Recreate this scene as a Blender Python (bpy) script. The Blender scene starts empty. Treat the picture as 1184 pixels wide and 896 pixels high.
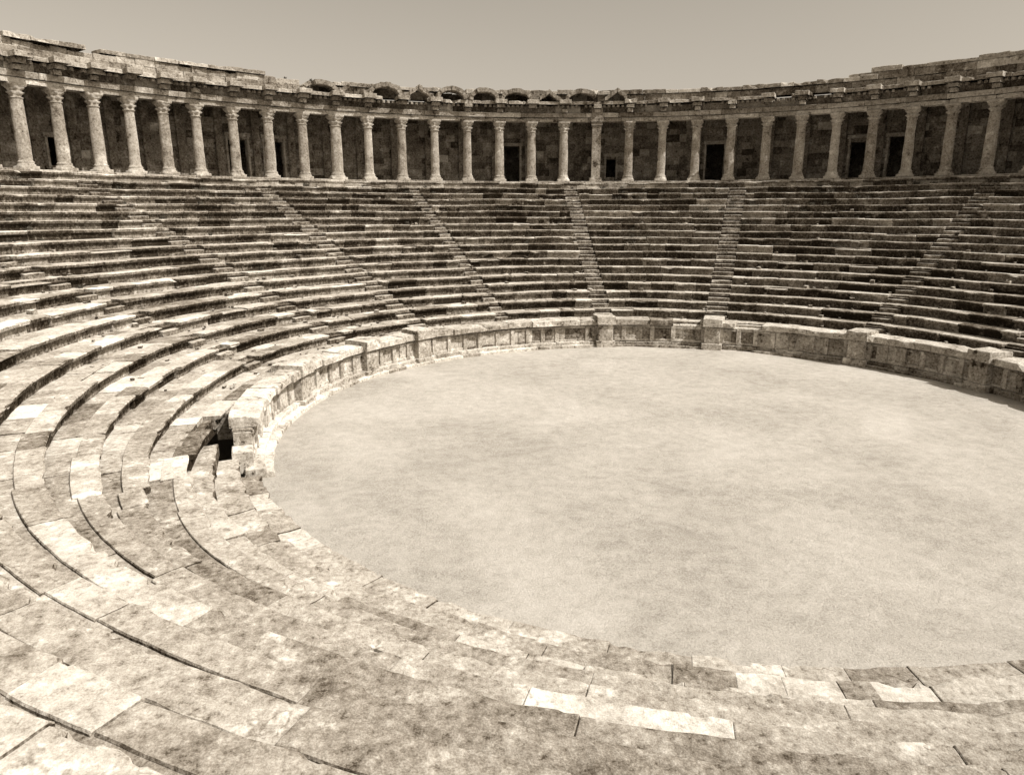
import bpy, numpy as np, math, random
from mathutils import Vector
random.seed(11); rng=np.random.default_rng(7)
sc=bpy.context.scene
CAM=np.array([-5.84,-23.43,7.1])
# ------------------------------------------------------------ noise
def _h(ix,iy,iz):
    n=(ix*374761393+iy*668265263+iz*2147483647+iz*1274126177)&0xffffffff
    n=((n^(n>>13))*1274126177)&0xffffffff
    return ((n^(n>>16))&0xffff)/65535.0*2-1
def vn(X,Y,Z):
    X,Y,Z=np.broadcast_arrays(X,Y,Z)
    ix,iy,iz=np.floor(X).astype(np.int64),np.floor(Y).astype(np.int64),np.floor(Z).astype(np.int64)
    fx,fy,fz=X-ix,Y-iy,Z-iz
    fx=fx*fx*(3-2*fx);fy=fy*fy*(3-2*fy);fz=fz*fz*(3-2*fz)
    r=0
    for a in (0,1):
        for b in (0,1):
            for c in (0,1):
                r=r+_h(ix+a,iy+b,iz+c)*(fx if a else 1-fx)*(fy if b else 1-fy)*(fz if c else 1-fz)
    return r
def fbm(X,Y,Z,f,o=3):
    s=0;a=1
    for i in range(o):
        s=s+a*vn(X*f+17.3*i,Y*f-9.1*i,Z*f+4.7*i);a*=.5;f*=2.1
    return s
# ------------------------------------------------------------ layout functions
G=np.array([-2.17,-1.99])
def sst(x): x=np.clip(x,0,1);return x*x*(3-2*x)
def blendT(deg,a,b,c,d):
    deg=np.mod(deg,360)
    return sst((deg-a)/(b-a))*(1-sst((deg-c)/(d-c)))
def r0f(th):
    d=np.degrees(th); return 14.5+1.75*blendT(d,182,236,300,345)
def routf(th):
    e=G[0]*np.cos(th)+G[1]*np.sin(th)
    rho=e+np.sqrt(e*e-(G@G)+32.9**2)
    w=blendT(np.degrees(th),172,235,300,350)
    return rho*(1-w)+31.0*w
NR=19; Z0=1.36; ZW=9.06; HR=(ZW-Z0)/NR
def rk(k,th): return r0f(th)+(routf(th)-r0f(th))*k/NR
# ------------------------------------------------------------ accumulators
class Acc:
    def __init__(s): s.v=[];s.f=[];s.t=[];s.n=0
    def grid(s,X,Y,Z,tone,caps=True):
        m,n=X.shape
        s.v.append(np.stack([X.ravel(),Y.ravel(),Z.ravel()],1)); s.t.append(np.full(m*n,tone))
        i=np.arange(m*n).reshape(m,n)+s.n
        q=np.stack([i[:-1,:-1],i[:-1,1:],i[1:,1:],i[1:,:-1]],-1).reshape(-1,4)
        s.f.extend(q.tolist())
        if caps:
            s.f.append(i[::-1,0].tolist()); s.f.append(i[:,-1].tolist())
        s.n+=m*n
    def raw(s,V,F,tone):
        s.v.append(np.asarray(V,float));s.t.append(np.full(len(V),tone))
        s.f.extend([[a+s.n for a in f] for f in F]); s.n+=len(V)
    def obj(s,name,mat,parent=None,smooth=False):
        me=bpy.data.meshes.new(name)
        V=np.concatenate(s.v); me.from_pydata(V.tolist(),[],s.f)
        at=me.attributes.new("tone",'FLOAT','POINT'); at.data.foreach_set("value",np.concatenate(s.t).astype(np.float32))
        if smooth: me.polygons.foreach_set("use_smooth",[True]*len(me.polygons))
        me.materials.append(mat); me.update()
        o=bpy.data.objects.new(name,me); sc.collection.objects.link(o)
        if parent: o.parent=parent
        return o
def empty(name):
    o=bpy.data.objects.new(name,None); sc.collection.objects.link(o); return o
def sweep(acc,K,DR,Z,NF,NZ,ta,tb,tone,mode='seat',seg=.3,bev=.015,amp=.012,chip=.03,tilt=(0,0),dz=0,dr=0,wav=True):
    K=np.asarray(K,float);DR=np.asarray(DR,float);Z=np.asarray(Z,float);NF=np.asarray(NF,float);NZ=np.asarray(NZ,float)
    tm=(ta+tb)/2
    rm=float(rk(K.mean(),np.array(tm))) if mode=='seat' else K.mean()
    L=abs(tb-ta)*rm
    n=max(1,int(round(L/seg)))
    be=min(bev,L*.2)/rm
    ths=np.concatenate([[ta],np.linspace(ta+be,tb-be,n+1),[tb]])
    if mode=='seat':
        R=rk(K[:,None],ths[None,:])+DR[:,None]; cx=cy=0
    elif mode=='orch':
        R=np.repeat((K+DR)[:,None],len(ths),1); cx=cy=0
    else:
        R=np.repeat((K+DR)[:,None],len(ths),1); cx,cy=G
    ZZ=np.repeat(Z[:,None],len(ths),1).copy()
    s=np.linspace(-1,1,len(ths))[None,:]
    R=R+dr+tilt[0]*s*1.0; ZZ=ZZ+(dz+tilt[1]*s)*(NZ[:,None]>0)
    R[:,[0,-1]]+=bev*.8*NF[:,None]; ZZ[:,[0,-1]]-=bev*.8*NZ[:,None]
    X=cx+R*np.cos(ths);Y=cy+R*np.sin(ths)
    if amp>0:
        n1=fbm(X,Y,ZZ,2.2,3);n2=fbm(X+50,Y,ZZ,2.6,3)
        c=np.clip(fbm(X,Y+33,ZZ,4.1,2)-.35,0,1)*chip
        edge=(NF*NZ)[:,None]
        R=R+NF[:,None]*amp*n1+c*edge*2; ZZ=ZZ+NZ[:,None]*amp*.6*n2-c*edge*1.6
    if wav and mode=='seat':
        w1=vn(X*.22,Y*.22,0*X+3);w2=vn(X*.3+9,Y*.3,0*X)
        R=R+w1*.08; ZZ=ZZ+w2*.04
    X=cx+R*np.cos(ths);Y=cy+R*np.sin(ths)
    acc.grid(X,Y,ZZ,tone)
def near(th,r):
    x=r*math.cos(th);y=r*math.sin(th); return math.hypot(x-CAM[0],y-CAM[1])
def res(d):
    if d<4.5: return .045
    if d<8: return .07
    if d<13: return .12
    if d<22: return .25
    return .5
def box_prof(r1,r2,z1,z2,rs=.5,b=.02):
    nv=max(1,int((z2-z1)/rs)); nh=max(1,int((r2-r1)/rs))
    K=[];Z=[];NF=[];NZ=[]
    for z in np.linspace(z1,z2-b,nv+1): K.append(r1);Z.append(z);NF.append(1);NZ.append(0)
    NF[-1]=1;NZ[-1]=.6
    for i,r in enumerate(np.linspace(r1+b,r2-b,nh+1)): K.append(r);Z.append(z2);NF.append(.6 if i==0 else 0);NZ.append(1)
    K.append(r2);Z.append(z2-b);NF.append(0);NZ.append(1)
    K.append(r2);Z.append(z1);NF.append(0);NZ.append(0)
    return K,[0]*len(K),Z,NF,NZ
def tone(s=1): 
    t=random.gauss(.5,.17)
    if random.random()<.10: t+=.28
    if random.random()<.10: t-=.25
    t=.5+(t-.5)*s
    return min(1,max(0,t))
# ------------------------------------------------------------ materials
def N(nt,t,**k):
    n=nt.nodes.new(t)
    for a,b in k.items(): setattr(n,a,b)
    return n
def stone_mat(name,side_dark=.55,off=.2,bump=.6,dark=.5,white=.2,con=1.0,crack=0):
    m=bpy.data.materials.new(name);m.use_nodes=True;nt=m.node_tree;nt.nodes.clear();L=nt.links.new
    out=N(nt,'ShaderNodeOutputMaterial');bs=N(nt,'ShaderNodeBsdfDiffuse');L(bs.outputs[0],out.inputs[0])
    bs.inputs['Roughness'].default_value=.6
    tc=N(nt,'ShaderNodeNewGeometry'); at=N(nt,'ShaderNodeAttribute');at.attribute_name='tone'
    def noise(sc_,det,rough=.6):
        n=N(nt,'ShaderNodeTexNoise');n.inputs['Scale'].default_value=sc_;n.inputs['Detail'].default_value=det
        n.inputs['Roughness'].default_value=rough
        L(tc.outputs['Position'],n.inputs['Vector']);return n.outputs[0]
    def math_(op,a,b=None,c=None,clamp=False):
        n=N(nt,'ShaderNodeMath',operation=op);n.use_clamp=clamp
        for i,x in enumerate((a,b,c)):
            if x is None: continue
            if isinstance(x,(int,float)): n.inputs[i].default_value=x
            else: L(x,n.inputs[i])
        return n.outputs[0]
    def mr(x,a,b,c,d):
        n=N(nt,'ShaderNodeMapRange');L(x,n.inputs[0])
        for i,q in enumerate((a,b,c,d)): n.inputs[i+1].default_value=q
        return n.outputs[0]
    mid=noise(1.5,5,.70);fin=noise(9,4,.74);spk=noise(55,2,.7)
    v=math_('MULTIPLY',at.outputs['Fac'],.60)
    v=math_('ADD',v,mr(mid,.3,.7,-.17*con,.17*con))
    v=math_('ADD',v,mr(fin,.3,.7,-.20*con,.20*con))
    v=math_('ADD',v,mr(spk,.3,.7,-.13*con,.13*con))
    v=math_('SUBTRACT',v,mr(mid,.39,.30,0,dark*.4))
    v=math_('SUBTRACT',v,mr(fin,.40,.32,0,dark*.4))
    v=math_('ADD',v,mr(mid,.58,.68,0,white))
    v=math_('ADD',v,mr(fin,.62,.72,0,white*.7))
    if crack:
        mixv=N(nt,'ShaderNodeVectorMath',operation='MULTIPLY_ADD');nn=N(nt,'ShaderNodeTexNoise');nn.inputs['Scale'].default_value=2.5;nn.inputs['Detail'].default_value=3
        L(tc.outputs['Position'],nn.inputs['Vector']);L(nn.outputs['Color'],mixv.inputs[0]);mixv.inputs[1].default_value=(.7,.7,.7);L(tc.outputs['Position'],mixv.inputs[2])
        vo=N(nt,'ShaderNodeTexVoronoi',feature='DISTANCE_TO_EDGE');vo.inputs['Scale'].default_value=.45;L(mixv.outputs[0],vo.inputs['Vector'])
        ck=mr(vo.outputs['Distance'],.003,.009,crack,0);v=math_('SUBTRACT',v,math_('MULTIPLY',ck,mr(mid,.50,.58,0,1)))
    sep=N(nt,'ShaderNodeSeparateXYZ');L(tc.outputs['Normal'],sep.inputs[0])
    g=mr(sep.outputs[2],.2,.8,side_dark,0)  # darkens colour by face tilt: none on level tops, full on vertical faces
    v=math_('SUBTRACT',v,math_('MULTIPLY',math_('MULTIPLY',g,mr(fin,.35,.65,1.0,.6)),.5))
    v=math_('ADD',v,off)
    cr=N(nt,'ShaderNodeValToRGB');L(v,cr.inputs[0]);e=cr.color_ramp.elements
    pts=[(0,(.030,.023,.016)),(.20,(.097,.079,.060)),(.42,(.25,.219,.181)),(.65,(.45,.411,.357)),(1,(.75,.708,.642))]
    e[0].position=0;e[0].color=(*pts[0][1],1);e[1].position=1;e[1].color=(*pts[-1][1],1)
    for p,c in pts[1:-1]:
        x=e.new(p);x.color=(*c,1)
    L(cr.outputs[0],bs.inputs['Color'])
    bp=N(nt,'ShaderNodeBump');bp.inputs['Strength'].default_value=bump;bp.inputs['Distance'].default_value=.06
    L(fin,bp.inputs['Height']);L(bp.outputs[0],bs.inputs['Normal'])
    return m
M_seat=stone_mat('weathered_limestone',side_dark=.85,dark=.3,off=.29,con=.85,crack=.2)
M_stair=stone_mat('stair_limestone',side_dark=.75,dark=.3,off=.28,con=.7)
M_pod=stone_mat('podium_limestone',side_dark=.2,off=.25,dark=.9,con=1.05)
M_wall=stone_mat('gallery_ashlar',side_dark=.2,dark=.7,off=.13,con=.8)
M_ent=stone_mat('entablature_marble',side_dark=.15,dark=.8,off=.21,con=.8)
M_col=stone_mat('column_marble',side_dark=.05,dark=.5,off=.24,bump=.4,con=.8)
M_core=stone_mat('rubble_core_stone',side_dark=.6,dark=1.0,off=.10)
def sand_mat(name,c1,c2,c3):
    m=bpy.data.materials.new(name);m.use_nodes=True;nt=m.node_tree;L=nt.links.new
    bs=nt.nodes['Principled BSDF'];bs.inputs['Roughness'].default_value=.97;bs.inputs['Specular IOR Level'].default_value=.1
    tc=N(nt,'ShaderNodeNewGeometry')
    def noise(s,d,r=.6,di=0):
        n=N(nt,'ShaderNodeTexNoise');n.inputs['Scale'].default_value=s;n.inputs['Detail'].default_value=d;n.inputs['Roughness'].default_value=r;n.inputs['Distortion'].default_value=di
        L(tc.outputs['Position'],n.inputs['Vector']);return n.outputs[0]
    a=noise(.22,4,.6,.5);b=noise(2.4,6,.78,0);c=noise(26,4,.85)
    def mad(x,m_,ad):
        n=N(nt,'ShaderNodeMath',operation='MULTIPLY_ADD');L(x,n.inputs[0]);n.inputs[1].default_value=m_
        if isinstance(ad,float): n.inputs[2].default_value=ad
        else: L(ad,n.inputs[2])
        return n.outputs[0]
    v=mad(a,.9,-1.16);v=mad(b,.95,v);v=mad(c,1.45,v)
    cr=N(nt,'ShaderNodeValToRGB');L(v,cr.inputs[0]);e=cr.color_ramp.elements
    e[0].position=.1;e[0].color=(*c1,1);e[1].position=.9;e[1].color=(*c3,1);x=e.new(.5);x.color=(*c2,1)
    L(cr.outputs[0],bs.inputs['Base Color'])
    bp=N(nt,'ShaderNodeBump');bp.inputs['Strength'].default_value=.9;bp.inputs['Distance'].default_value=.03
    h=mad(b,1.5,c);L(h,bp.inputs['Height']);L(bp.outputs[0],bs.inputs['Normal'])
    return m
M_sand=sand_mat('arena_sand',(.26,.236,.202),(.46,.425,.375),(.62,.58,.525))
M_gnd=sand_mat('dry_earth',(.12,.10,.075),(.2,.17,.13),(.3,.26,.2))
# ------------------------------------------------------------ stairs
STAIRS=[(41,1.0),(70.2,1.15),(92.9,.95),(114.3,.7),(133,1.0),(151,1.0),(172,.95),(18,1.0),(-4,1.0),(-27,1.0)]
def stair_gaps(k):
    out=[]
    for d,w in STAIRS:
        th=math.radians(d); r=float(rk(k+.5,np.array(th))); out.append((th-w/2/r,th+w/2/r))
    return sorted(out)
def split_ranges(a,b,gaps):
    segs=[];cur=a
    for g0,g1 in gaps:
        if g1<=a or g0>=b: continue
        if g0>cur: segs.append((cur,g0))
        cur=max(cur,g1)
    if cur<b: segs.append((cur,b))
    return segs
def blocks(a,b,r,lmin,lmax,nearmul=1):
    res_=[];t=a
    while t<b-1e-6:
        m=nearmul if (nearmul!=1 and near(t,r)<15) else 1
        L=random.uniform(lmin*m,lmax*m)/r; e=t+L
        if b-e<lmin*.6/r: e=b
        res_.append((t,e)); t=e
    return res_
PALE={2:[(251.6,258.2,.86),(213.5,216.5,.68)],6:[(243.8,246.2,.70)],9:[(243,247.5,.58)],4:[(236,239,.62)]}
PALE_LOW={1:[(262.4,265.4,.83),(267.2,270.4,.83)],2:[(245,249,.64)]}
A0,A1=math.radians(-60),math.radians(300)
HOLE=(math.radians(195.5),math.radians(200.5))
seats=Acc(); core=Acc()
for k in range(NR+1):
    z=Z0+HR*k; rmid=float(rk(k+.5,np.array(math.pi/2)))
    gaps=stair_gaps(k) if k<NR else []
    last=(k==NR)
    for (a,b) in split_ranges(A0,A1,gaps):
        pal=[(math.radians(p),math.radians(q),t) for p,q,t in PALE.get(k,[])]
        if k==0: pal.append((HOLE[0],HOLE[1],-1))
        lst=[]
        for (s0,s1) in split_ranges(a,b,sorted([(p,q) for p,q,t in pal])): 
            lst+=[(x,y,None) for x,y in blocks(s0,s1,rmid,.7,2.1,2.2)]
        lst+=[(p,q,t) for p,q,t in pal if p>a and q<b and t>0]
        for (ta,tb,ft) in lst:
            tm=(ta+tb)/2;d=near(tm,float(rk(k,np.array(tm))))
            rs=res(d);u=random.random()
            if u<.008 and d>12: continue
            nearb=d<16
            dz=random.gauss(0,.008);dr=random.gauss(0,.010 if nearb else .018)
            if random.random()<.07 and not nearb: dz-=random.uniform(.02,.07)
            if random.random()<.06 and d>8: dr+=random.uniform(.05,.18)
            split=random.choice([.5,.55,.6])
            g=.001 if nearb and random.random()<.6 else .003+.006*random.random()
            nt_=max(2,int(split*.9/max(rs,.06)))
            K=[k]*4;DR=[.18,.17,.03,0];Z=[z-HR-.03,z-.16,z-.12,z-.03];NF=[.5,.7,1,1];NZ=[0,0,0,.6]
            if rs<.1:
                K=[k]*7;DR=[.15,.15,.14,.06,.01,0,.0];Z=[z-HR-.03,z-.26,z-.19,z-.15,z-.12,z-.07,z-.03];NF=[.5,.6,.8,1,1,1,1];NZ=[0,0,0,0,0,0,.6]
            ks=np.linspace(0,split,nt_+1)
            for j,q in enumerate(ks):
                K.append(k+q);DR.append(.03 if j==0 else 0);Z.append(z);NF.append(.6 if j==0 else 0);NZ.append(1)
            K.append(k+split+.015);DR.append(0);Z.append(z-.02);NF.append(0);NZ.append(1)
            K.append(k+split+.015);DR.append(0);Z.append(z-.2);NF.append(0);NZ.append(0)
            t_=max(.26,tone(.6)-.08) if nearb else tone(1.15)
            if ft: t_=ft; dz=.01
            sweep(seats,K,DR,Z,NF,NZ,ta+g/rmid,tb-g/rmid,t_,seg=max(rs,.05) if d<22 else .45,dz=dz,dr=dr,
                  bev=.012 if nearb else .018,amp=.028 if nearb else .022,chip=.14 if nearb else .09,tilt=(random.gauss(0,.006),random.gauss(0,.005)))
        for (ta,tb) in blocks(a,b,rmid,.6,1.9,2.4):
            tm=(ta+tb)/2;d=near(tm,float(rk(k,np.array(tm))));rs=res(d);nearb=d<16
            g=.001
            drop=random.uniform(.03,.055) if nearb else random.uniform(.01,.035)
            nt_=max(2,int(.5/max(rs,.06)))
            kk=np.linspace(.50,1.25 if not last else 3.2,nt_+1)
            K=[k+.50]+[k+q for q in kk]; DR=[0]*len(K);Z=[z-.25]+[z-drop]*len(kk);NF=[0]*len(K);NZ=[0]+[1]*len(kk)
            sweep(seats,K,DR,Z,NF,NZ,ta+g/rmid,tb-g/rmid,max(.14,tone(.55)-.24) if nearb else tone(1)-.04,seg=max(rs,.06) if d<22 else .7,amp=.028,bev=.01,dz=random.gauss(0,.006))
    ths=np.linspace(A0,A1,721)
    K=np.array([k+.2,k+.2,k+1.25 if not last else k+3.4]);ZZ=np.array([z-HR-.2,z-.13,z-.13])
    if last: ZZ[1:]=z-.08
    R=rk(K[:,None],ths[None,:])+.06;ZQ=np.repeat(ZZ[:,None],len(ths),1)
    core.grid(R*np.cos(ths),R*np.sin(ths),ZQ,.2,caps=False)
NX=3
LOW0=203.5
for j in range(NX):
    z=.14+(Z0-.14)*(j)/NX
    lo=math.radians(LOW0+(0,-1.5,-2.5)[j]);hi=math.radians(322)
    pal=[(math.radians(p),math.radians(q),t) for p,q,t in PALE_LOW.get(j,[])]
    lst=[]
    for (s0,s1) in split_ranges(lo,hi,sorted([(p,q) for p,q,t in pal])): lst+=[(x,y,None) for x,y in blocks(s0,s1,15,.8,2.4)]
    lst+=pal
    for (ta,tb,ft) in lst:
        tm=(ta+tb)/2
        f=lambda th,jj: 13.78+(float(r0f(np.array(th)))+.25-13.78)*jj/NX
        d=near(tm,15);rs=res(d)
        ra,rb=f(tm,j),f(tm,j+1)+.25
        K,DR,Z,NF,NZ=box_prof(ra,rb,z-.35,z,rs=max(.1,rs),b=.03)
        sweep(seats,K,DR,Z,NF,NZ,ta+.002/15,tb-.002/15,ft or tone(.8)-.04,mode='orch',seg=max(rs,.07),amp=.04,bev=.012,chip=.12,
              dz=random.gauss(0,.010),dr=random.gauss(0,.015),tilt=((f(tb,j)-f(ta,j))/2,random.gauss(0,.006)))
seating=empty('theatre_seating')
seats.obj('seat_blocks',M_seat,seating); core.obj('rubble_core',M_core,seating)
for d,w in STAIRS:
    st=Acc();th=math.radians(d)
    for k in range(NR):
        for h in (0,.5):
            z=Z0+HR*k-(HR/2 if h==0 else 0)-.01; kf=k+h
            r=float(rk(kf,np.array(th)));da=w/2/r
            K=[kf]*3+[kf+.03,kf+.3,kf+.75];DR=[0,0,0,0,0,0];Z=[z-.3,z-.12,z-.02,z,z,z];NF=[1,1,1,.5,0,0];NZ=[0,0,.5,1,1,1]
            sweep(st,K,DR,Z,NF,NZ,th-da,th+da,min(1,max(0,random.gauss(.5,.1))),seg=.3,bev=.02,amp=.025,chip=.08)
    st.obj('stone_stairway',M_stair)
# ------------------------------------------------------------ podium
pod=Acc()
P0,P1=math.radians(-38),math.radians(203)
def ring(acc,r1,r2,z1,z2,a,b,lmin,lmax,mode='orch',seg=.35,amp=.02,chip=.08,jz=.008,jr=.012,miss=0,tb=0.,gap=.006,rs=.4,zvar=0,tone_s=1):
    rm=(r1+r2)/2
    for ta,te in blocks(a,b,rm,lmin,lmax):
        if random.random()<miss: continue
        K,DR,Z,NF,NZ=box_prof(r1,r2,z1,z2+random.uniform(-zvar,zvar*.3),rs=rs,b=.025)
        sweep(acc,K,DR,Z,NF,NZ,ta+gap/rm,te-gap/rm,min(1,max(0,.5+(tone()-.5)*tone_s+tb)),mode=mode,seg=seg,amp=amp,chip=chip,bev=.02,
              dz=random.gauss(0,jz),dr=random.gauss(0,jr),tilt=(random.gauss(0,jr*.5),random.gauss(0,jz*.5)))
R_=math.radians
ring(pod,13.42,14.2,-.1,.15,R_(97),P1,.9,2.2,tb=.35,amp=.015)
ring(pod,13.66,14.2,-.1,.30,R_(97),P1,.9,2.2,tb=.25,amp=.02)
ring(pod,13.62,14.2,-.1,.12,P0,R_(97),.9,2.2,tb=0,amp=.02,miss=.1)
ring(pod,13.78,14.2,-.1,.26,P0,R_(97),.9,2.2,tb=.05,amp=.02,miss=.05)
ring(pod,13.95,14.45,.1,1.10,P0,R_(110),.55,1.5,tb=.0,rs=.25,amp=.03)
ring(pod,13.95,14.45,.1,1.10,R_(110),R_(199.5),.55,1.5,tb=.26,rs=.25,tone_s=.6)
ring(pod,13.95,14.5,.1,.72,R_(199.5),R_(202),.5,.7,tb=.1,rs=.25)
ring(pod,13.88,14.45,1.10,1.19,P0,R_(199.3),.8,2,tb=.1)
ring(pod,13.66,14.75,1.195,1.46,P0,R_(150),.8,2.0,tb=.22,miss=.06,jr=.045,jz=.02,amp=.045,chip=.2)
ring(pod,13.66,14.55,1.195,1.46,R_(150),R_(199),.8,1.9,tb=.24,miss=.08,jr=.05,jz=.025,amp=.045,chip=.2)
ring(pod,14.3,15.0,.5,1.3,P0,R_(194),1,2,tb=-.2)
for d in (41,70.2,93.5,137,151,172,18,-4,-27):
    th=math.radians(d)
    for (r1,r2,z1,z2,ww,tb) in ((13.5,14.5,0,.32,.52/14,.2),(13.62,14.5,.32,1.22,.40/14,.12),(13.5,14.7,1.22,1.64,.50/14,.25)):
        K,DR,Z,NF,NZ=box_prof(r1,r2,z1,z2,rs=.25)
        sweep(pod,K,DR,Z,NF,NZ,th-ww,th+ww,.5+tb,mode='orch',seg=.25,amp=.04,chip=.18)
for d in np.arange(-36,198,3.6):
    th=math.radians(d+random.uniform(-.7,.7));K,DR,Z,NF,NZ=box_prof(13.85,14.2,.3,1.10,rs=.3)
    if random.random()<.12: continue
    sweep(pod,K,DR,Z,NF,NZ,th-.11/14,th+.11/14,.55+random.uniform(0,.3),mode='orch',seg=.2,amp=.02,chip=.06)
ring(pod,13.90,14.2,.30,.42,P0,R_(199),1.5,2.4,tb=.15,amp=.015)
ring(pod,13.90,14.2,1.0,1.09,P0,R_(199),1.5,2.4,tb=.15,amp=.015)
pod.obj('podium_wall',M_pod)
# ------------------------------------------------------------ gallery colonnade
IDX=[-8,0,5,10,16,22,28,36];ANG=[174.5,149.3,133.1,114,89.65,65.2,42.6,12.6]
def cang(i): return math.radians(float(np.interp(i,IDX,ANG)))
RC=34.1;ZG=9.2;ZT=13.43
gal=empty('colonnade_gallery')
I0,I1=-8,36
aL,aR=cang(I0)+.04,cang(I1)-.04
base=Acc()
ring(base,33.5,34.75,8.7,ZG,aR,aL,.9,2.2,mode='gal',tb=.12,amp=.02)
ring(base,33.05,33.6,8.6,ZG-.17,aR,aL,.9,2.0,mode='gal',tb=.0,amp=.02,miss=.03)
ring(base,34.7,40.6,8.7,ZG-.02,aR,aL,3,4,mode='gal',tb=-.1,rs=2,seg=1)
base.obj('stylobate',M_ent,gal)
ent=Acc()
ring(ent,33.78,34.5,ZT,ZT+.28,aR,aL,2.2,2.6,mode='gal',tb=.25,amp=.012,tone_s=.6)
ring(ent,33.66,34.5,ZT+.285,ZT+.60,aR,aL,2.2,2.6,mode='gal',tb=.12,amp=.02,tone_s=.8)
ring(ent,33.90,34.5,ZT+.60,ZT+1.12,aR,aL,1.0,2.4,mode='gal',tb=-.16,amp=.03)
ring(ent,33.20,34.7,ZT+1.12,ZT+1.34,cang(10),aL,.9,2.0,mode='gal',tb=.18,amp=.04,chip=.25,jr=.05,miss=.05)
ring(ent,33.20,34.7,ZT+1.12,ZT+1.34,aR,cang(10),.9,2.0,mode='gal',tb=.08,amp=.05,chip=.3,jr=.07,miss=.08)
ring(ent,33.80,34.8,ZT+1.34,ZT+1.78,cang(8.3),aL,.7,1.7,mode='gal',tb=.05,amp=.03,jr=.03)
ring(ent,33.90,34.8,ZT+1.78,ZT+2.15,cang(8.6),aL,.7,1.7,mode='gal',tb=.08,amp=.04,jr=.04,zvar=.12,miss=.02)
ring(ent,33.70,34.9,ZT+2.15,ZT+2.38,cang(7),aL,.8,1.9,mode='gal',tb=.15,amp=.05,jr=.06,miss=.10,zvar=.05,chip=.2)
ring(ent,34.1,34.8,ZT+1.34,ZT+1.95,cang(17),cang(8.3),.6,1.5,mode='gal',tb=-.30,amp=.05,jr=.04,zvar=.12)
ring(ent,34.0,34.9,ZT+1.95,ZT+2.25,cang(17.4),cang(9),.5,1.4,mode='gal',tb=.0,amp=.05,jr=.06,miss=.15,zvar=.12,chip=.2)
ring(ent,33.85,34.8,ZT+1.34,ZT+1.85,aR,cang(17),.6,1.8,mode='gal',tb=-.12,amp=.04,jr=.04,zvar=.05)
ring(ent,33.65,34.9,ZT+1.85,ZT+2.15,cang(25),cang(17),.6,1.8,mode='gal',tb=.05,amp=.05,jr=.05,miss=.08,zvar=.08,chip=.2)
ring(ent,33.85,34.9,ZT+1.85,ZT+2.30,aR,cang(24.2),.6,1.8,mode='gal',tb=-.05,amp=.04,jr=.04)
ring(ent,33.80,34.9,ZT+2.30,ZT+2.58,aR,cang(24.8),.7,1.8,mode='gal',tb=-.02,amp=.05,jr=.05,zvar=.08,miss=.03)
for i in range(I0,I1+1):
    th=cang(i)
    for r1,z1,z2,w in ((33.35,ZT+.60,ZT+.86,.20),(33.02,ZT+.86,ZT+1.12,.28),(32.65,ZT+1.12,ZT+1.40,.44)):
        if random.random()<.08: continue
        K,DR,Z,NF,NZ=box_prof(r1+random.uniform(-.03,.08),34.0,z1+.003,z2-.003,rs=.2)
        sweep(ent,K,DR,Z,NF,NZ,th-w/RC,th+w/RC,min(1,max(0,tone(.7)+.14)),mode='gal',seg=.2,amp=.035,chip=.13)
for q in np.arange(aR+.01,aL-.01,.34/RC):
    if random.random()<.2: continue
    K,DR,Z,NF,NZ=box_prof(33.50,33.95,ZT+.95,ZT+1.115,rs=.5)
    sweep(ent,K,DR,Z,NF,NZ,q,q+.17/RC,.6,mode='gal',seg=.2,amp=.02,chip=.05)
def tri(u): return (-1+2*u, 1-abs(-1+2*u))
for n_,i in enumerate(range(8,18)):
    tc_=cang(i+.5) if i!=17 else cang(17.6)
    curved=(n_%2==0) if n_!=5 else True; n=10
    W=1.15*random.uniform(.92,1.05);Hh=(.80 if curved else .84)*random.uniform(.85,1.08);T=.26
    a0=random.randrange(0,10);ln=random.choice([0,0,1,2,3,4])
    for j in range(n):
        if a0<=j<a0+ln: continue
        V=[]
        rj=random.uniform(-.06,.08)
        for u in (j/n,(j+1)/n):
            if curved: x,zz=-math.cos(math.pi*u),math.sin(math.pi*u)**.8
            else: x,zz=tri(u)
            jit=random.uniform(-.03,.03)
            for inner in (0,1):
                xx=x*(W-(T*.9 if inner and curved else 0)); zq=zz*Hh-(T if inner else 0)*(1 if not curved else max(.35,zz))
                for rad in (33.05+rj,34.3):
                    a_=tc_-xx/33.4; V.append((G[0]+rad*math.cos(a_),G[1]+rad*math.sin(a_),ZT+1.36+max(-.02,zq)+jit+(0.02 if inner==0 else 0)))
        F=[[0,1,3,2],[4,6,7,5],[0,4,5,1],[2,3,7,6],[0,2,6,4],[1,5,7,3]]
        ent.raw(V,F,min(1,max(0,.48+random.uniform(-.2,.15))))
ent.obj('entablature',M_ent,gal)
roof=Acc()
ring(roof,34.4,41.2,ZT+1.0,ZT+1.25,aR,aL,2,3,mode='gal',rs=2,seg=1.5,amp=0,chip=0,jz=.004,gap=-.002,tb=-.2)
roof.obj('roof_slabs',M_wall,gal)
bw=Acc();RB=37.2
doors={6,7,14,20,24,25,-3,31}; wins={1,17}
fr=Acc()
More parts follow.
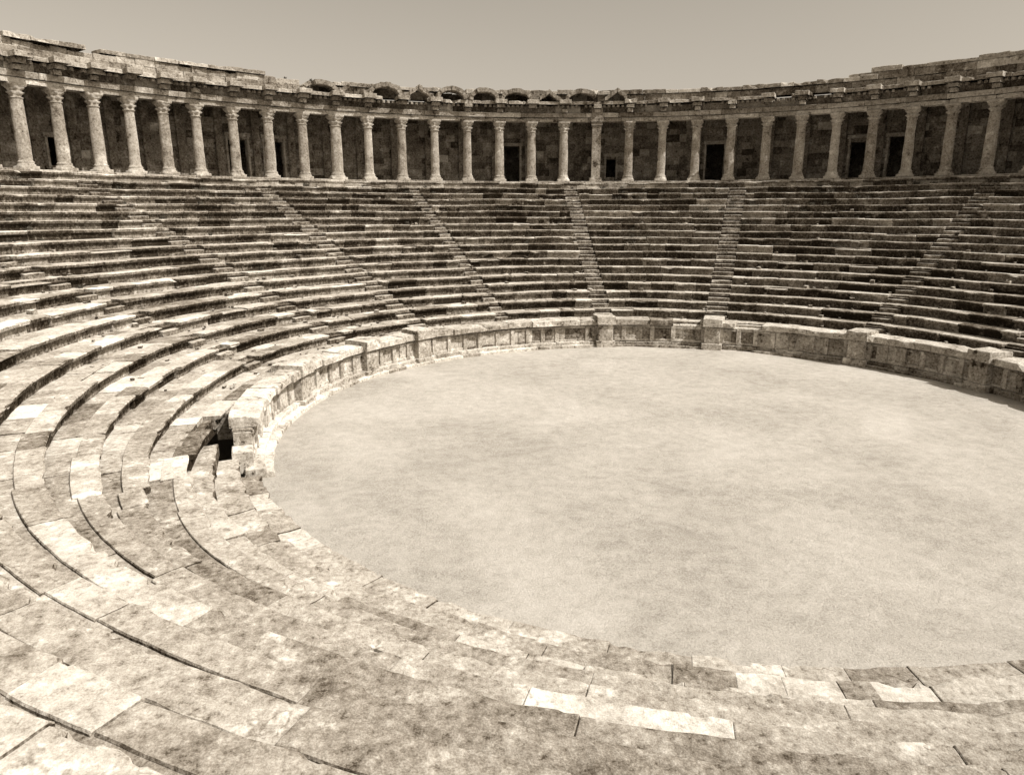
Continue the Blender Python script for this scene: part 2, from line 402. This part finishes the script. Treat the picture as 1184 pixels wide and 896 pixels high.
for i in range(I0,I1):
    b=cang(i);a=cang(i+1);m=(a+b)/2
    z=ZG
    while z<ZT+1.0:
        hh=random.uniform(.40,.58); zt=min(z+hh,ZT+1.02)
        op=None
        zm=(z+zt)/2-ZG
        if i in doors and zm<2.75: op=.66
        if i in wins and 0.3<zm<2.0: op=.38
        segs=[(a,b)] if op is None else [(a,m-op/RB),(m+op/RB,b)]
        for s0,s1 in segs:
            for ta,te in blocks(s0,s1,RB,.5,1.3):
                K,DR,Z,NF,NZ=box_prof(RB,RB+.6,z,zt,rs=.4,b=.012)
                sweep(bw,K,DR,Z,NF,NZ,ta+.004/RB,te-.004/RB,tone(.8),mode='gal',seg=.5,amp=.025,chip=.04,dr=random.gauss(0,.012))
        z=zt
    K,DR,Z,NF,NZ=box_prof(RB-.22,RB+.1,ZG,ZT+1.0,rs=.6);sweep(bw,K,DR,Z,NF,NZ,b-.24/RB,b+.24/RB,.5,mode='gal',seg=.3,amp=.03,chip=.05)
    if i in doors or i in wins:
        o=.66 if i in doors else .38; zb=0 if i in doors else .25; ztp=2.8 if i in doors else 2.0
        for s in (-1,1):
            c=m+s*(o+.07)/RB
            K,DR,Z,NF,NZ=box_prof(RB-.08,RB+.3,ZG+zb,ZG+ztp,rs=.5);sweep(fr,K,DR,Z,NF,NZ,c-.07/RB,c+.07/RB,.65,mode='gal',seg=.3,amp=.015)
        K,DR,Z,NF,NZ=box_prof(RB-.12,RB+.3,ZG+ztp,ZG+ztp+.24,rs=.5);sweep(fr,K,DR,Z,NF,NZ,m-(o+.22)/RB,m+(o+.22)/RB,.6,mode='gal',seg=.3,amp=.015)
bw.obj('back_wall',M_wall,gal); fr.obj('door_frames',M_ent,gal)
ow=Acc();ring(ow,40.5,41.3,-.3,ZT+1.0,aR-.02,aL+.02,3,5,mode='gal',rs=3,seg=2,amp=0,gap=-.002,tb=-.1)
for e in (aR,aL):
    for r in np.arange(34.5,40.4,1.0):
        K,DR,Z,NF,NZ=box_prof(r,r+1.0,ZG-.3,ZT+1.0,rs=1);s=1 if e==aL else -1
        sweep(ow,K,DR,Z,NF,NZ,min(e,e+s*.6/RC),max(e,e+s*.6/RC),tone(),mode='gal',seg=.5,amp=.01)
ow.obj('outer_wall',M_wall,gal)
def col_mesh(seed,H,rb):
    n=40
    prof=[(0,.46,1,0),(.15,.46,1,0),(.17,.43,.0,0),(.23,.44,0,0),(.27,.38,0,0),(.31,.37,0,0),(.36,.405,0,0),(.41,.35,0,0),(.45,.325,0,0)]
    zs=np.linspace(.55,H-.78,22)
    for z in zs: 
        q=(z-.5)/(H-1.2);prof.append((z,rb*(1-.13*q**1.6),0,0))
    prof+=[(H-.75,.29,0,0),(H-.72,.34,0,0),(H-.68,.33,0,0),(H-.66,.27,0,.0),(H-.54,.30,0,.06),(H-.45,.39,0,.12),(H-.40,.30,0,.04),(H-.31,.32,0,.08),(H-.21,.42,.2,.12),(H-.18,.38,.5,.05),(H-.15,.43,.9,0),(H-.02,.45,1,0),(H,.43,1,0),(H,.01,0,0)]
    th=np.linspace(0,2*math.pi,n,endpoint=False)
    V=[];sq=1/np.maximum(abs(np.cos(th)),abs(np.sin(th)))
    for z,r,s,l in prof:
        rr=r*(1+(sq-1)*s*.93)+l*np.abs(np.cos(4*th+(0 if z<H-.4 else .8)))-l*.5
        x=rr*np.cos(th);y=rr*np.sin(th)
        nz=fbm(x+seed*7.7,y,0*x+z,1.6,4)
        ch=np.clip(fbm(x*1.0+seed*3,y+5,0*x+z,3.3,2)-.55,0,1)
        rr=rr*(1+.04*nz)-ch*.14
        x=rr*np.cos(th);y=rr*np.sin(th)
        V+= [(a,b,z) for a,b in zip(x,y)]
    F=[]
    for i in range(len(prof)-1):
        for j in range(n):
            F.append([i*n+j,i*n+(j+1)%n,(i+1)*n+(j+1)%n,(i+1)*n+j])
    me=bpy.data.meshes.new('column');me.from_pydata(V,[],F)
    at=me.attributes.new("tone",'FLOAT','POINT')
    base_t=random.uniform(.4,.7)
    tt=[base_t+(.1 if v[2]>H-.6 or v[2]<.4 else 0) for v in V]
    at.data.foreach_set("value",tt)
    me.polygons.foreach_set("use_smooth",[True]*len(me.polygons));me.materials.append(M_col);return me
cms=[col_mesh(s,ZT-ZG,.325+.02*random.uniform(-1,1)) for s in range(7)]
pier=Acc()
for i in range(I0,I1+1):
    th=cang(i)
    if i==17:
        for j,(w,z1,z2,pr) in enumerate([(.46,0,.25,.1),(.33,.25,1.2,0),(.33,1.2,2.3,0),(.33,2.3,3.4,0),(.33,3.4,3.95,0),(.40,3.95,4.2,.08),(.48,4.2,4.5,.15),(.4,4.5,5.3,.1)]):
            K,DR,Z,NF,NZ=box_prof(33.62-pr,34.45,ZG+z1,ZG+z2-.004,rs=.3)
            sweep(pier,K,DR,Z,NF,NZ,th-w/RC,th+w/RC,random.uniform(.35,.6),mode='gal',seg=.25,amp=.025,chip=.06)
        continue
    o=bpy.data.objects.new('column',cms[(i*5+3)%7]);sc.collection.objects.link(o);o.parent=gal
    o.location=(G[0]+RC*math.cos(th),G[1]+RC*math.sin(th),ZG);o.rotation_euler=(0,0,th+ (i*7%4)*math.pi/2)
    if i==9: o.scale=(1.2,1.2,1.0)
pier.obj('pier',M_ent,gal)
# ------------------------------------------------------------ ground
def sheet(name,rmax,nr,nth,z,amp,mat,power=1):
    r=np.linspace(0.0,1,nr)**power*rmax;th=np.linspace(0,2*math.pi,nth)
    X=r[:,None]*np.cos(th);Y=r[:,None]*np.sin(th);Z=z+amp*fbm(X,Y,0*X,.35,4)
    a=Acc();a.grid(X,Y,Z,.5,caps=False);return a.obj(name,mat,smooth=True)
sheet('sand_arena_floor',14.35,80,240,0,.03,M_sand)
sheet('ground',3000,60,90,-.6,.05,M_gnd,3)
rub=Acc()
def rock(c,s,t):
    V=[]
    pts=[(-1,-1,-1),(1,-1,-1),(1,1,-1),(-1,1,-1),(-1,-1,1),(1,-1,1),(1,1,1),(-1,1,1)]
    a=random.uniform(0,6.3)
    for p in pts:
        x,y,z=[q*random.uniform(.55,1) for q in p];x*=s[0];y*=s[1];z*=s[2]
        V.append((c[0]+x*math.cos(a)-y*math.sin(a),c[1]+x*math.sin(a)+y*math.cos(a),c[2]+z))
    rub.raw(V,[[3,2,1,0],[4,5,6,7],[0,1,5,4],[1,2,6,5],[2,3,7,6],[3,0,4,7]],t)
for _ in range(900):
    th=random.uniform(math.radians(0),math.radians(190));k=random.randrange(0,NR);fr_=random.uniform(.6,.98)
    r=float(rk(k+fr_,np.array(th)));s=random.uniform(.02,.07) if random.random()<.85 else random.uniform(.07,.14)
    rock((r*math.cos(th),r*math.sin(th),Z0+HR*k+s*.4),(s*random.uniform(.7,1.6),s,s*.7),tone())
rub.obj('scattered_rubble',M_seat)
wd=Acc()
def tuft(x,y,z,s,n):
    for _ in range(n):
        a=random.uniform(0,6.28);l=s*random.uniform(.5,1.1);w=s*random.uniform(.06,.12);sp=random.uniform(.2,.9)
        ox,oy=x+random.gauss(0,s*.3),y+random.gauss(0,s*.3)
        dx,dy=math.cos(a),math.sin(a)
        wd.raw([(ox-dy*w,oy+dx*w,z),(ox+dy*w,oy-dx*w,z),(ox+dx*l*sp*.5+dy*w,oy+dy*l*sp*.5-dx*w,z+l*.6),(ox+dx*l*sp,oy+dy*l*sp,z+l*.85),(ox+dx*l*sp*.5-dy*w,oy+dy*l*sp*.5+dx*w,z+l*.6)],[[0,1,2,3,4]],.4)
for _ in range(150):
    d=random.uniform(30,175);th=math.radians(d);k=NR-abs(int(random.gauss(0,5)));k=max(3,k)
    r=float(rk(k-.08,np.array(th)));tuft(r*math.cos(th),r*math.sin(th),Z0+HR*(k-1)-.02,random.uniform(.12,.3),22)
for _ in range(24):
    th=random.uniform(cang(9),aL);r=34.2;tuft(G[0]+r*math.cos(th),G[1]+r*math.sin(th),ZT+2.1,random.uniform(.15,.28),20)
mw=bpy.data.materials.new('dry_weeds');mw.use_nodes=True;nt=mw.node_tree;b_=nt.nodes['Principled BSDF'];b_.inputs['Roughness'].default_value=.9
nn=nt.nodes.new('ShaderNodeTexNoise');nn.inputs['Scale'].default_value=9;cr=nt.nodes.new('ShaderNodeValToRGB');cr.color_ramp.elements[0].color=(.04,.034,.024,1);cr.color_ramp.elements[1].color=(.12,.105,.08,1)
nt.links.new(nn.outputs[0],cr.inputs[0]);nt.links.new(cr.outputs[0],b_.inputs['Base Color'])
wd.obj('weed_tufts',mw)
# ------------------------------------------------------------ light
SAZ,SEL=math.radians(-32),math.radians(50)
S=Vector((math.cos(SEL)*math.cos(SAZ),math.cos(SEL)*math.sin(SAZ),math.sin(SEL)))
ld=bpy.data.lights.new('sun','SUN');ld.energy=5.0;ld.angle=math.radians(.5);ld.color=(1,.972,.93)
lo=bpy.data.objects.new('sun',ld);sc.collection.objects.link(lo);lo.rotation_euler=S.to_track_quat('Z','Y').to_euler()
w=bpy.data.worlds.new('World');sc.world=w;w.use_nodes=True;nt=w.node_tree
bg=nt.nodes['Background'];sk=nt.nodes.new('ShaderNodeTexSky');sk.sky_type='NISHITA';sk.sun_disc=False
sk.sun_elevation=SEL;sk.sun_rotation=math.pi/2-SAZ;sk.dust_density=3.0;sk.air_density=1.0
bwn=nt.nodes.new('ShaderNodeRGBToBW');nt.links.new(sk.outputs[0],bwn.inputs[0])
mx=nt.nodes.new('ShaderNodeVectorMath');mx.operation='SCALE';mx.inputs[0].default_value=(1.17,1.05,.88)
nt.links.new(bwn.outputs[0],mx.inputs['Scale']);nt.links.new(mx.outputs[0],bg.inputs[0]);bg.inputs[1].default_value=.15
# ------------------------------------------------------------ camera
cd=bpy.data.cameras.new('camera');cd.sensor_width=36;cd.lens=812/1184*36;cd.clip_end=6000;cd.clip_start=.05
co=bpy.data.objects.new('camera',cd);sc.collection.objects.link(co);co.location=CAM.tolist();co.rotation_euler=(math.pi/2-.247,0,0)
sc.camera=co
sc.view_settings.view_transform='Standard';sc.view_settings.look='None';sc.view_settings.exposure=0
